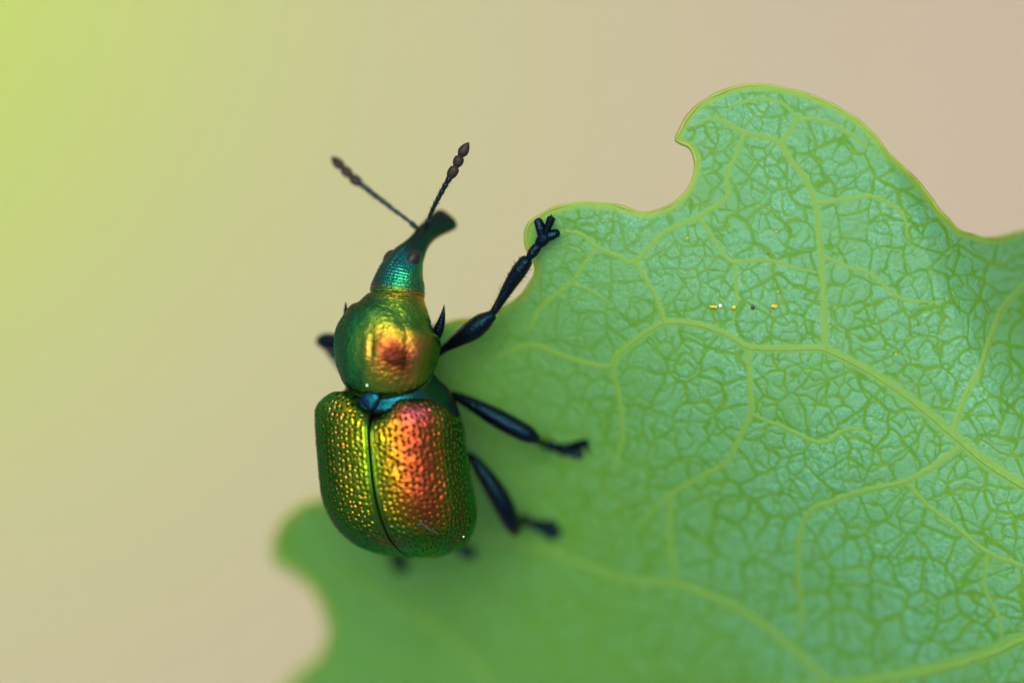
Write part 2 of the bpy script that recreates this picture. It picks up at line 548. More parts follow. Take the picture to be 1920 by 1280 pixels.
def build_leaf():
    root = bpy.data.objects.new('lobed_leaf', None)
    link(root)
    root.empty_display_size = 1
    c = P(1400, 700, float(leaf_depth(1400, 700)))
    root.location = c
    bpy.context.view_layer.update()
    tag(root, 'fresh green lobed leaf with yellow-green veins, the weevil clinging to its edge', 'leaf')
    # outline, smoothed, with small unevenness
    o = np.array(OUT + [OUT[0]], float)
    oc = catmull(o, 6)[:-1]
    k = np.arange(len(oc))
    oc = oc + 1.6 * np.column_stack([vnoise(oc[:, 0], oc[:, 1], 26, 4), vnoise(oc[:, 0], oc[:, 1], 26, 9)])
    step = 2.45
    gx = np.arange(490, 2270, step)
    gy = np.arange(150, 1550, step)
    X, Y = np.meshgrid(gx, gy)
    ny, nx = X.shape
    inside = np.zeros(X.shape, bool)
    dist = np.full(X.shape, 1e6)
    nearx, neary = X.copy(), Y.copy()
    M = 40.0
    for a, b in zip(oc, np.roll(oc, -1, axis=0)):
        y0, y1 = min(a[1], b[1]), max(a[1], b[1])
        r0, r1 = np.searchsorted(gy, y0), np.searchsorted(gy, y1)
        if r1 > r0:
            ys = gy[r0:r1]
            xi = a[0] + (ys - a[1]) / (b[1] - a[1]) * (b[0] - a[0])
            inside[r0:r1] ^= gx[None, :] < xi[:, None]
        i0, i1 = np.searchsorted(gy, y0 - M), np.searchsorted(gy, y1 + M)
        j0, j1 = np.searchsorted(gx, min(a[0], b[0]) - M), np.searchsorted(gx, max(a[0], b[0]) + M)
        sx, sy = X[i0:i1, j0:j1], Y[i0:i1, j0:j1]
        ab = b - a
        t = np.clip(((sx - a[0]) * ab[0] + (sy - a[1]) * ab[1]) / (ab @ ab + 1e-9), 0, 1)
        qx, qy = a[0] + t * ab[0], a[1] + t * ab[1]
        d = np.hypot(sx - qx, sy - qy)
        m = d < dist[i0:i1, j0:j1]
        dist[i0:i1, j0:j1] = np.where(m, d, dist[i0:i1, j0:j1])
        nearx[i0:i1, j0:j1] = np.where(m, qx, nearx[i0:i1, j0:j1])
        neary[i0:i1, j0:j1] = np.where(m, qy, neary[i0:i1, j0:j1])
    GX = np.where(inside, X, nearx)
    GY = np.where(inside, Y, neary)
    dist = np.where(inside, dist, 0)
    # major veins: distance field
    vd = np.full(X.shape, 9.0)
    for vein in VEINS:
        g = grow(vein)
        for a, b in zip(g[:-1], g[1:]):
            R = 45.0
            i0, i1 = np.searchsorted(gy, min(a[1], b[1]) - R), np.searchsorted(gy, max(a[1], b[1]) + R)
            j0, j1 = np.searchsorted(gx, min(a[0], b[0]) - R), np.searchsorted(gx, max(a[0], b[0]) + R)
            if i1 <= i0 or j1 <= j0:
                continue
            sx, sy = X[i0:i1, j0:j1], Y[i0:i1, j0:j1]
            ab = b[:2] - a[:2]
            t = np.clip(((sx - a[0]) * ab[0] + (sy - a[1]) * ab[1]) / (ab @ ab + 1e-9), 0, 1)
            d = np.hypot(sx - a[0] - t * ab[0], sy - a[1] - t * ab[1]) / (a[2] + t * (b[2] - a[2]))
            vd[i0:i1, j0:j1] = np.minimum(vd[i0:i1, j0:j1], d)
    # fine net of veinlets
    wx = X + 16 * vnoise(X, Y, 75, 1) + 6 * vnoise(X, Y, 24, 2)
    wy = Y + 16 * vnoise(X, Y, 75, 21) + 6 * vnoise(X, Y, 24, 22)
    eA, hA = voronoi_edges(wx, wy, 58.0, 1, 0.95)
    wx2 = X + 12 * vnoise(X, Y, 40, 31) + 5 * vnoise(X, Y, 14, 32)
    wy2 = Y + 12 * vnoise(X, Y, 40, 41) + 5 * vnoise(X, Y, 14, 42)
    eB, hB = voronoi_edges(wx2 * 1.0, wy2, 30.0, 2, 1.0, 0.84)
    eC, hC = voronoi_edges(wx2, wy2, 19.0, 3, 1.0, 0.36)
    wA = 3.3 + 0.9 * vnoise(X, Y, 60, 6)
    wB = 2.2 + 0.8 * vnoise(X, Y, 45, 7)
    mA = 1 - sstep(0.45, 1.25, eA / wA)
    mB = 1 - sstep(0.4, 1.3, eB / wB)
    mC = (1 - sstep(0.3, 1.5, eC / 1.8)) * 0.3 * sstep(-0.2, 0.5, vnoise(X, Y, 90, 8))
    major = 1 - sstep(0.4, 1.75, vd)
    sky_fade = 1 - sstep(820, 1480, X - 0.45 * (Y - 640) + 90 * vnoise(X, Y, 220, 51))      # yellower to the lower left: weaker sky reflection put into the colour
    crisp = sstep(1000, 1600, X + 0.5 * (Y - 400))
    loose = sstep(-0.25, 0.55, vnoise(X, Y, 60, 52) + 0.9 * crisp - 0.2)
    minor = np.maximum(np.maximum(mA * (0.55 + 0.45 * crisp), mB * (0.25 + 0.75 * loose)), mC * loose) * (1 - major)
    rim = 1 - sstep(2.0, 15.0, dist)
    minor *= 1 - 0.7 * rim
    e = np.minimum(eA, eB)
    dome = sstep(0.5, 8.0, e) * sstep(0.9, 2.6, vd) * (1 - rim)
    grain = vnoise(X, Y, 7, 12) * 0.6 + vnoise(X, Y, 4.9, 13) * 0.4
    lift = (0.003 + 0.006 * crisp) * dome + 0.010 * grain * dome - 0.004 * minor + 0.012 * np.exp(-(vd / 1.2) ** 2) + 0.012 * sstep(1, 8, vd)
    lift += 0.006 * vnoise(X, Y, 30, 14) * dome
    lift -= 0.03 * (1 - sstep(0, 26, dist)) ** 2
    D = leaf_depth(GX, GY) - lift
    s = (FOCUS + D) / FOCUS
    V = np.stack([(GX - 960) / 100 * s, (640 - GY) / 100 * s, -D], -1).reshape(-1, 3)
    I = np.arange(ny * nx).reshape(ny, nx)
    q = np.stack([I[:-1, :-1], I[1:, :-1], I[1:, 1:], I[:-1, 1:]], -1).reshape(-1, 4)
    keep = inside.ravel()[q].any(1)
    q = q[keep]
    used = np.unique(q)
    remap = np.full(ny * nx, -1)
    remap[used] = np.arange(len(used))
    q = remap[q]
    f = lambda a: a.ravel()[used]
    top = V[used]
    low = top - np.array([0, 0, 0.13])
    n0 = len(used)
    tw = lambda a: np.concatenate([f(a), f(a)])
    blade = mesh_from('blade', np.vstack([top, low]), [q, q[:, ::-1] + n0], MAT_LEAF, None, True,
                      {'vein': tw(major), 'minor': tw(minor), 'rim': tw(rim), 'cell': tw(hA * 0.6 + hB * 0.4), 'sky_fade': tw(sky_fade)})
    blade.parent = root
    blade.matrix_parent_inverse = root.matrix_world.inverted()
    # margin bead
    loop = np.vstack([oc, oc[:1]])
    dl = leaf_depth(loop[:, 0], loop[:, 1]) + 0.065
    pts = np.array([P(x, y, d) for (x, y), d in zip(loop, dl)])
    rr = 0.034 + 0.014 * vnoise(loop[:, 0], loop[:, 1], 30, 5) + 0.035 * (1 - sstep(600, 760, loop[:, 0]))
    tube('margin', pts, rr, MAT_RIM, root, ns=8, n=2, flat=1.9, cap=False)
    # major veins as low ribs
    for vein in VEINS:
        g = grow(vein)
        ok = g[(g[:, 0] < 2225)]
        d = leaf_depth(ok[:, 0], ok[:, 1]) + 0.002
        pts = np.array([P(x, y, dd) for (x, y, w), dd in zip(ok, d)])
        tube('vein', pts, ok[:, 2] / 100.0 * 0.52, MAT_VEIN, root, ns=10, n=2, flat=0.40)
    return root
leaf = build_leaf()

# ---------------------------------------------------------------- the weevil
weevil = bpy.data.objects.new('weevil', None)
link(weevil)
weevil.empty_display_size = 1
weevil.location = P(745, 880, 2.6)
bpy.context.view_layer.update()
tag(weevil, 'metallic green and copper-red snouted weevil climbing over the edge of the green leaf', 'beetle')

ROLL = math.radians(20)
S = np.array([math.cos(ROLL), 0, math.sin(ROLL)])       # the weevil's right
UP = np.array([-math.sin(ROLL), 0, math.cos(ROLL)])     # its back
NEXP = 2.25

def build_body():
    #  px, py, depth, half width, height up, height down, film thickness
    R = np.array([
        (842, 409, 1.46, .15, .05, .05, 362), (838, 411, 1.40, .25, .12, .10, 362), (828, 417, 1.28, .245, .15, .13, 362), (814, 426, 1.12, .215, .16, .15, 362), (799, 438, .95, .20, .17, .17, 362),
        (787, 453, .77, .195, .18, .19, 362), (775, 470, .63, .25, .22, .23, 362), (763, 488, .52, .335, .30, .30, 348), (752, 514, .44, .435, .40, .40, 348),
        (747, 538, .39, .50, .47, .46, 352), (745, 550, .375, .515, .49, .47, 380), (744, 556, .37, .505, .475, .47, 430), (743, 563, .355, .56, .54, .52, 415), (738, 586, .32, .725, .68, .66, 400),
        (731, 611, .30, .925, .79, .78, 392), (727, 640, .28, 1.005, .85, .84, 412), (726, 668, .28, .985, .86, .86, 418), (727, 692, .30, .92, .82, .84, 410),
        (728, 703, .34, .86, .76, .82, 402), (729, 710, .38, .82, .71, .82, 362), (730, 716, .42, .80, .73, .84, 350), (732, 727, .46, .88, .80, .9, 342), (734, 743, .52, 1.04, .84, 1.0, 338),
        (737, 765, .60, 1.12, .62, 1.15, 300), (741, 800, .70, 1.22, .55, 1.3, 330), (748, 870, .78, 1.26, .5, 1.36, 335), (757, 950, .86, 1.18, .4, 1.2, 335), (764, 1000, .95, .84, .3, .85, 335),
        (768, 1022, 1.0, .40, .2, .4, 335), (770, 1030, 1.02, .05, .05, .05, 335)], float)
    R3 = np.column_stack([np.array([P(a, b, c) for a, b, c in R[:, :3]]), R[:, 3:]])
    G = catmull(R3, 16)
    # keep steps even
    c = G[:, :3]
    t, s, d = frames(c, S)
    s = np.cross(t, UP)
    s /= np.linalg.norm(s, axis=1)[:, None]
    s *= np.sign(s @ S)[:, None]
    up = np.cross(t, s)
    up *= np.sign(up @ UP)[:, None]
    ns = 180
    th = np.linspace(0, 2 * math.pi, ns, endpoint=False)
    cx = np.sign(np.cos(th)) * np.abs(np.cos(th)) ** (2 / NEXP)
    cz = np.sign(np.sin(th)) * np.abs(np.sin(th)) ** (2 / NEXP)
    hz = np.where(cz[None] > 0, G[:, 4][:, None] * cz[None], G[:, 5][:, None] * cz[None])
    V = c[:, None] + (np.maximum(G[:, 3], .004)[:, None] * cx[None])[..., None] * s[:, None] + hz[..., None] * up[:, None]
    # sculpture along the outward direction
    nrm = V - c[:, None]
    nrm /= np.linalg.norm(nrm, axis=2)[..., None] + 1e-9
    arc = np.concatenate([[0], np.cumsum(np.linalg.norm(np.diff(c, axis=0), axis=1))])
    py = 640 - c[:, 1] * 100
    A = np.broadcast_to(arc[:, None], (len(c), ns))
    B = th[None] * np.maximum(G[:, 3], .1)[:, None]
    W = A + 0.02 * vnoise(A, B, .12, 1)
    wr = np.exp(-((py - 530) / 22) ** 2)
    dsp = 0.011 * wr[:, None] * np.sin(W * 2 * math.pi / 0.052)                       # cross wrinkles on the neck
    wr2 = np.exp(-((py - 572) / 12) ** 2)
    dsp = dsp + 0.007 * wr2[:, None] * np.sin(W * 2 * math.pi / 0.045)
    pro = sstep(555, 590, py) * (1 - sstep(700, 712, py))
    eP, _ = voronoi_edges(A, B, .058, 4, 1.0)
    dsp = dsp - 0.011 * pro[:, None] * (1 - sstep(0.0, .016, eP)) + 0.006 * pro[:, None] * vnoise(A, B, .05, 61)
    hd = (1 - sstep(540, 550, py)) * sstep(465, 500, py)
    eH, _ = voronoi_edges(A, B, .07, 6, 1.0)
    dsp = dsp - 0.006 * hd[:, None] * (sstep(0.01, .03, eH))
    # furrow down the middle of the pronotum, slit on the brow
    mid = np.exp(-((th[None] - math.pi / 2) * np.maximum(G[:, 3], .1)[:, None] / .028) ** 2)
    dsp = dsp - 0.05 * mid * (np.exp(-((py - 652) / 16) ** 2))[:, None]
    dsp = dsp - 0.05 * np.exp(-((th[None] - math.pi * .56) * np.maximum(G[:, 3], .1)[:, None] / .02) ** 2) * (np.exp(-((py - 492) / 14) ** 2))[:, None]
    # shallow hollow behind the middle
    dsp = dsp - 0.02 * (vnoise(A, B, .3, 9)) * pro[:, None]
    # rim line at the back of the pronotum
    dsp = dsp - 0.02 * np.exp(-((py - 706) / 2.0) ** 2)[:, None] + 0.012 * np.exp(-((py - 710) / 2.0) ** 2)[:, None]
    V = V + nrm * dsp[..., None]
    film = np.broadcast_to(G[:, 6][:, None], (len(c), ns)) + 0 * A
    tone = (0.34 + 0.66 * sstep(462, 500, py))[:, None] * (1 - 0.35 * sstep(706, 716, py))[:, None]
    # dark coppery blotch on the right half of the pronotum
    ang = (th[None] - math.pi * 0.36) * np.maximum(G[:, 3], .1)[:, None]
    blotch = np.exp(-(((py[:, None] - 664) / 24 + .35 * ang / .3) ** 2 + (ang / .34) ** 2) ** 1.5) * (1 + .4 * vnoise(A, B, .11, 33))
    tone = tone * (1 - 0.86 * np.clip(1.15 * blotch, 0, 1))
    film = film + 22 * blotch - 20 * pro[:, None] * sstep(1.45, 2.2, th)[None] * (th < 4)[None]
    film = film * (1 - 0.015 * (np.cos(th)[None] ** 2) * pro[:, None])
    film = film * (1 + 0.15 * (np.cos(th)[None] ** 2) * (1 - sstep(545, 560, py))[:, None])
    film = film * (1 + (np.abs(np.cos(th))[None] ** 7) * (0.42 + 0.05 * (1 - sstep(545, 560, py)))[:, None])
    F = ring_faces(len(c), ns)
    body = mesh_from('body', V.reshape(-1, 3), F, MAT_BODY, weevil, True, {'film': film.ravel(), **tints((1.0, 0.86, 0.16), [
        (sstep(1.35, 2.1, th)[None] * (th < 4.6)[None] * pro[:, None], (0.22, 0.95, 0.25)),
        (np.maximum(sstep(.35, .1, th), sstep(5.0, 5.8, th))[None] * pro[:, None], (0.25, 0.80, 0.22)),
        ((1 - sstep(590, 622, py))[:, None] * sstep(560, 580, py)[:, None] * .6, (0.30, 0.95, 0.25)),
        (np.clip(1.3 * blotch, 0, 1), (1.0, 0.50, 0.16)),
        ((1 - sstep(538, 548, py))[:, None], (0.16, 0.95, 0.55)),
        (sstep(703, 710, py)[:, None], (0.05, 0.42, 0.55))], tone + 0 * A)})
    body['label'] = 'snout, head, domed pronotum and belly in gold-green and copper'
    return body
body = build_body()

def recalc_outward(o):
    import bmesh
    bm = bmesh.new()
    bm.from_mesh(o.data)
    bmesh.ops.recalc_face_normals(bm, faces=bm.faces)
    bm.to_mesh(o.data)
    bm.free()

AX = catmull(np.array([P(723, 726, .56), P(727, 765, .56), P(735, 850, .58), P(746, 930, .64), P(762, 1000, .78), P(778, 1045, .98)]), 40)
AXL = np.concatenate([[0], np.cumsum(np.linalg.norm(np.diff(AX, axis=0), axis=1))])
ELEN = AXL[-1]

def axis_at(s):
    return np.stack([np.interp(s, AXL, AX[:, k]) for k in range(3)], -1)

def build_elytron(side):
    nu, nv = 330, 230
    # cross section, evenly stepped, from the suture over the back to below the flank
    ph = np.linspace(0, math.radians(118), 1500)
    n = 2.55
    x = np.sign(np.sin(ph)) * np.abs(np.sin(ph)) ** (2 / n)
    z = np.sign(np.cos(ph)) * np.abs(np.cos(ph)) ** (2 / n)
    L = np.concatenate([[0], np.cumsum(np.hypot(np.diff(x * 1.4), np.diff(z * 1.15)))])
    lv = np.linspace(0, 1, nv)
    xs, zs = np.interp(lv * L[-1], L, x), np.interp(lv * L[-1], L, z)
    ARC = L[-1]
    uu = np.linspace(0, 1, nu)
    u = 1 - (1 - uu) ** 1.35                      # closer rows towards the tail
    s0 = (0.19 if side else 0.07) + 0.36 * (1 - sstep(0.0, 0.30, lv)) ** 1.2 + 0.28 * sstep(0.42, 0.9, lv)
    Sx = s0[None] + u[:, None] * (ELEN - s0[None])
    q = Sx / ELEN
    a = 1.16 + 0.22 * sstep(0.0, 0.22, q) + 0.03 * sstep(.3, .75, q)
    ra = np.clip((q - 0.56) / 0.44, 0, 1)
    a = a * np.maximum(1 - ra ** 2.7, 0) ** (1 / 2.4)
    h = 0.98 + 0.17 * sstep(0.0, 0.35, q) + 0.05 * sstep(.3, .6, q)
    rh = np.clip((q - 0.58) / 0.42, 0, 1)
    h = h * np.maximum(1 - rh ** 2.5, 0) ** (1 / 2.1)
    # rounded front edge
    fr = np.clip((Sx - s0[None]) / 0.34, 0, 1)
    drop = 0.30 * (1 - np.sqrt(np.maximum(1 - (1 - fr) ** 2, 0)))
    X = a * xs[None] * (1 - drop * 0.5)
    Z = h * zs[None] - drop * np.maximum(zs[None], 0)
    # shoulder hump
    X = X + 0.07 * np.exp(-((q - .10) / .07) ** 2) * np.exp(-((lv[None] - .55) / .18) ** 2)
    Z = Z + 0.05 * np.exp(-((q - .10) / .08) ** 2) * np.exp(-((lv[None] - .42) / .16) ** 2)
    B = lv[None] * ARC + 0 * q                      # arc coordinate across
    A = Sx
    # dents: rows of punctures, wrinkles between them
    bx = 0.118
    wA = A + 0.018 * vnoise(A, B, .2, 3 + side)
    wB = B + 0.016 * vnoise(A, B, .25, 7 + side)
    wA = wA + .112 * hash01(np.floor(wB / bx), 3.0, 21)
    ci, cj = np.floor(wA / .112), np.floor(wB / bx)
    f1 = np.full(A.shape, 9.0)
    for di in (-1, 0, 1):
        for dj in (-1, 0, 1):
            i, j = ci + di, cj + dj
            sx = (i + .5 + .8 * (hash01(i, j, 3 + side) - .5)) * .112
            sy = (j + .5 + .36 * (hash01(i, j, 9 + side) - .5)) * bx
            rad = .8 + .5 * hash01(i, j, 14)
            f1 = np.minimum(f1, np.hypot(sx - wA, sy - wB) / rad)
    pit = 1 - sstep(0.012, 0.038, f1)
    edge = sstep(0.06, 0.13, B)
    flank = 1 - 0.6 * sstep(0.80, 0.9, lv)[None]
    core = (1 - sstep(0.010, 0.026, f1)) * edge * flank  # darkens the pit centres in the tint, as shade in the hollows
    pit = pit * edge * flank
    rough = vnoise(A, B, .06, 15 + side) * .5 + vnoise(A, B, .035, 16) * .5
    disp = -0.022 * pit + 0.009 * rough * edge + 0.012 * vnoise(A, B, .35, 17 + side) * edge
    disp = disp - 0.05 * np.exp(-(B / .018) ** 2) - 0.016 * np.exp(-((B - .085) / .016) ** 2) + 0.010 * np.exp(-((B - .05) / .02) ** 2)
    sm = ARC * 0.90
    disp = disp - 0.035 * np.exp(-((B - sm) / .025) ** 2) + 0.02 * np.exp(-((B - sm - .07) / .03) ** 2)
    C = axis_at(Sx.ravel()).reshape(nu, nv, 3)
    sg = 1 if side else -1
    gap = 0.004
    V = C + (sg * (X + gap))[..., None] * S + Z[..., None] * UP
    I = np.arange(nu * nv).reshape(nu, nv)
    F = np.stack([I[:-1, :-1], I[1:, :-1], I[1:, 1:], I[:-1, 1:]], -1).reshape(-1, 4)
    if side == 0:
        F = F[:, ::-1]
    # outward displacement along numeric normals
    du = np.gradient(V, axis=0)
    dv = np.gradient(V, axis=1)
    nr = np.cross(du, dv) * sg
    nr /= np.linalg.norm(nr, axis=2)[..., None] + 1e-12
    if (nr[nu // 2, nv // 4] @ UP) < 0:
        nr = -nr
    calm = (1 - sstep(.965, .995, uu))[:, None]
    V = V + nr * (disp * calm)[..., None]
    film = (378 if side else 368) + 78 * np.exp(-((lv - .36) / .21) ** 2)[None] + 26 * pit - 22 * (1 - edge) + 7 * vnoise(A, B, .5, 18) + 8 * vnoise(A, B, .09, 19) + 20 * sstep(.84, 1, q) - 22 * sstep(.52, .7, lv)[None] + (170 * sstep(.62, .95, lv) if side else 120 * sstep(.44, .72, lv))[None] + 70 * sstep(.88, 1, q) + 14 * np.exp(-((q - .12) / .08) ** 2)
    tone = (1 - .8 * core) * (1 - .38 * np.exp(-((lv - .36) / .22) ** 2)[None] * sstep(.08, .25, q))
    copper = (np.exp(-((lv - .37) / .20) ** 2)[None] * (1 - sstep(.70, .95, q)) if side else 0 * q)
    o = mesh_from('elytron', V.reshape(-1, 3), F, MAT_SHELL, weevil, True, {'film': film.ravel(), **tints((1.0, 0.84, 0.06), [
        (copper, (1.0, 0.42, 0.07)),
        (copper * np.exp(-((q - .10) / .08) ** 2), (1.0, 0.40, 0.30)),
        ((sstep(.60, .78, lv)[None] if side else sstep(.10, .34, lv)[None] * (1 - .6 * pit)) * 0.85 + 0 * q, (0.20, 0.95, 0.12)),
        (sstep(.70, .92, q) * (1 - .5 * pit) * .85, (0.18, 0.95, 0.14))], tone)})
    return o
el = build_elytron(0)
el['label'] = 'left wing cover, pitted green with copper beside the seam'
er = build_elytron(1)
er['label'] = 'right wing cover, pitted copper-red with green tail end and flank'

def build_scutellum():
    cen = axis_at(np.array([0.26]))[0] + UP * 0.875
    # small tongue-shaped shield between the wing cover bases
    n = 26
    th = np.linspace(0, 2 * math.pi, n, endpoint=False)
    rings = []
    for k, (r, hgt) in enumerate([(1.0, -.06), (1.0, 0.0), (.85, .035), (.5, .05), (.05, .055)]):
        x = r * .17 * np.cos(th) * (1 + .55 * np.sin(th))
        y = r * .19 * np.sin(th)
        rings.append(cen[None] + x[:, None] * S + y[:, None] * np.array([0, 1., 0]) + hgt * UP)
    v = np.vstack(rings)
    o = mesh_from('scutellum', v, ring_faces(5, n), MAT_BODY, weevil, True, {'film': np.full(len(v), 336.0), **tints((0.04, 0.34, 0.50), [], np.full(len(v), 0.8))})
    recalc_outward(o)
build_scutellum()

def ellipsoid(name, cen, ax, mat, parent, nu=24, nv=16):
    th = np.linspace(0, 2 * math.pi, nu, endpoint=False)
    ph = np.linspace(0.02, math.pi - .02, nv)
    a, b, c = [np.asarray(k, float) for k in ax]
    v = cen + np.sin(ph)[:, None, None] * (np.cos(th)[None, :, None] * a + np.sin(th)[None, :, None] * b) + np.cos(ph)[:, None, None] * c
    o = mesh_from(name, v.reshape(-1, 3), ring_faces(nv, nu), mat, parent)
    recalc_outward(o)
    return o

hd = np.array([.35, .93, -.1])
hd /= np.linalg.norm(hd)
e1 = ellipsoid('eye', P(774, 488, .30), (hd * .21, np.cross(hd, S) * .18, S * .14), MAT_EYE, weevil)
e2 = ellipsoid('eye', P(731, 484, .58), (hd * .17, np.cross(hd, S) * .15, S * .12), MAT_EYE, weevil)

def bent_cone(name, pts, radii, mat, parent, ns=12):
    return tube(name, [P(*p) for p in pts], radii, mat, parent, ns=ns, n=8)

bent_cone('spine', [(812, 640, .55), (822, 618, .45), (829, 596, .36), (833, 572, .28)], [.10, .105, .062, .008], MAT_LEG, weevil)
bent_cone('spine', [(662, 622, .66), (653, 604, .60), (649, 586, .55), (648, 566, .52)], [.08, .075, .05, .008], MAT_LEG, weevil)

# antennae
def hairs(name, base_pts, radii, n, length, mat, parent, spread=1.0, seed=1, side=None, rad=0.0035):
    r_ = random.Random(seed)
    pr = catmull(np.column_stack([base_pts, radii]), 10)
    geos = []
    t, s, d = frames(pr[:, :3], np.array([.13, .2, 1.0]))
    for k in range(n):
        i = r_.randrange(1, len(pr) - 1)
        a = r_.uniform(0, 2 * math.pi)
        dirv = math.cos(a) * d[i] + math.sin(a) * s[i]
        if side is not None and dirv @ side < 0.2:
            continue
        p0 = pr[i, :3] + dirv * pr[i, 3] * .9
        p1 = p0 + (dirv * spread + t[i] * r_.uniform(.5, 1.1)) * length * r_.uniform(.6, 1.2)
        geos.append(tube_geo([p0, (p0 + p1) / 2 + dirv * .004, p1], [rad, rad * .8, rad * .25], ns=4, n=2, cap=False))
    o = joined(name, geos, mat, parent)
    o['kind'] = 'stuff'
    return o

def build_antenna(path, club, label, seed):
    pts = np.array([P(*p) for p in path])
    dense = catmull(pts, 30)
    L = np.concatenate([[0], np.cumsum(np.linalg.norm(np.diff(dense, axis=0), axis=1))])
    n = 8
    pos, rad = [], []
    marks = np.linspace(0, 1, n + 1) ** 0.93 * L[-1]
    for i in range(n):
        a, b = marks[i], marks[i + 1]
        r0 = 0.052 if i == 0 else 0.036 + 0.0028 * i
        for f, k in ((0.03, .84), (.35, .92), (.72, 1.08), (.94, 1.0)):
            pos.append(a + (b - a) * f)
            rad.append(r0 * k)
    pp = np.stack([np.interp(pos, L, dense[:, k]) for k in range(3)], -1)
    v, f = tube_geo(pp, rad, ns=10, n=3)
    an = mesh_from('antenna', v, f, MAT_SHAFT, weevil)
    an['label'] = label
    for k in range(3):
        a, b = np.array(P(*club[k])), np.array(P(*club[k + 1]))
        d = b - a
        if k < 2:
            r = [.055, .092, .100, .088, .058]
            fr = [.02, .3, .62, .86, .97]
        else:
            r = [.058, .094, .098, .066, .008]
            fr = [.02, .22, .45, .75, 1.0]
        tube('club_segment', [a + d * q for q in fr], r, MAT_CLUB, an, ns=12, n=5, flat=.8)
    hairs('hairs', pp[8:], np.array(rad)[8:], 46, .05, MAT_HAIR, an, seed=seed)
    return an
build_antenna([(799, 424, .78), (806, 404, .60), (815, 385, .40), (828, 360, .25), (843, 333, .12)],
              [(842, 334, .12), (855, 313, .06), (863, 293, .02), (879, 267, -.04)], 'antenna with sharp brown club', 3)
build_antenna([(784, 430, .84), (766, 414, .84), (738, 393, .92), (708, 370, 1.02), (676, 345, 1.14)],
              [(677, 346, 1.14), (658, 331, 1.2), (643, 315, 1.26), (621, 294, 1.34)], 'slightly blurred blue-black antenna', 5)

# legs
def build_leg(femur, fr, tibia, tr, tarsus, label=None, seed=0, hair=True):
    """femur, tibia: px,py,depth points with radii; tarsus: list of (points, radii, flat)"""
    v, f = tube_geo([P(*p) for p in femur], np.array(fr) * 1.1, ns=20, n=8)
    leg = mesh_from('leg', v, f, MAT_LEG, weevil)
    if label:
        leg['label'] = label
    tp = np.array([P(*p) for p in tibia])
    tr = [q * 1.12 for q in tr]
    tube('tibia', tp, tr, MAT_LEG, leg, ns=16, n=8)
    for name, pts, rad, flat in tarsus:
        tube(name, [P(*p) for p in pts], rad, MAT_LEG, leg, ns=12, n=6, flat=flat)
    if hair:
        hairs('hairs', tp, np.array(tr), 150, .075, MAT_HAIR, leg, 1.0, seed)
    return leg

def foot(a, b, c, e1, e2, tip, claw1, claw2, k=1.0):
    k = k * 1.5
    """tarsus: two short joints a-b-c, the two-lobed pad to e1 / e2, claw joint to tip with two claws"""
    def mid(p, q, t):
        return tuple(p[i] + (q[i] - p[i]) * t for i in range(3))
    return [
        ('tarsus_segment', [a, mid(a, b, .5), mid(a, b, .95)], [.042 * k, .066 * k, .062 * k], .8),
        ('tarsus_segment', [b, mid(b, c, .5), c], [.045 * k, .075 * k, .085 * k], .7),
        ('tarsus_segment', [mid(b, c, .7), mid(c, e1, .5), e1], [.045 * k, .066 * k, .056 * k], .7),
        ('tarsus_segment', [mid(b, c, .7), mid(c, e2, .5), e2], [.045 * k, .066 * k, .056 * k], .7),
        ('tarsus_segment', [c, mid(c, tip, .5), tip], [.032 * k, .045 * k, .056 * k], .9),
        ('claw', [tip, mid(tip, claw1, .6), claw1], [.03 * k, .02 * k, .006 * k], 1.0),
        ('claw', [tip, mid(tip, claw2, .6), claw2], [.03 * k, .02 * k, .006 * k], 1.0)]

def ld(x, y, up=0.06):
    return (x, y, float(leaf_depth(x, y)) - up)

# right front leg, stretched out to the leaf's corner
build_leg([(760, 680, 1.0), (800, 672, .9), (830, 655, .75), (856, 638, .62), (884, 620, .50), (905, 604, .42), (921, 592, .38)],
          [.11, .10, .075, .125, .178, .165, .10],
          [(921, 591, .38), (936, 568, .32), (955, 536, .24), (972, 510, .17), (986, 490, .12)], [.060, .075, .108, .132, .118],
          foot((991, 484, .09), (1007, 463, .07), (1020, 446, .03), (1009, 415, .02), (1044, 437, .02), (1033, 411, -.03), (1041, 410, .03), (1034, 402, .04)),
          'front leg reaching out to the leaf corner', 11)
# right middle leg
f3 = ld(1062, 842)
build_leg([(770, 770, 1.7), (815, 745, 1.5), (850, 742, 1.35), (890, 760, 1.2), (930, 782, 1.1), (965, 801, 1.05), (990, 814, 1.05), (1004, 822, 1.1)],
          [.13, .11, .085, .125, .165, .168, .150, .10],
          [(1000, 823, 1.15), (1012, 828, 1.45), (1018, 831, 1.75), (1022, 833, 1.98)], [.06, .07, .085, .09],
          foot((1024, 832, 2.0), (1040, 838, 2.05), f3, ld(1090, 832), ld(1088, 852), ld(1096, 830), ld(1106, 828), ld(1106, 852), 1.0),
          'middle leg with blue-sheened thigh', 12, hair=False)
# right hind leg
f3 = ld(1012, 984)
build_leg([(790, 880, 2.1), (840, 855, 1.9), (880, 856, 1.7), (905, 884, 1.65), (930, 922, 1.7), (948, 955, 1.8), (960, 983, 1.95), (965, 996, 2.05)],
          [.14, .12, .085, .135, .178, .180, .145, .09],
          [(966, 996, 2.10), (972, 987, 2.5), (976, 978, 2.85), (978, 972, 3.0)], [.07, .075, .085, .09],
          foot((980, 971, 3.03), (995, 978, 3.08), f3, ld(1040, 984), ld(1036, 1004), ld(1046, 998), ld(1055, 1000), ld(1050, 1008), 1.05),
          'hind leg with long blue highlight', 13, hair=False)
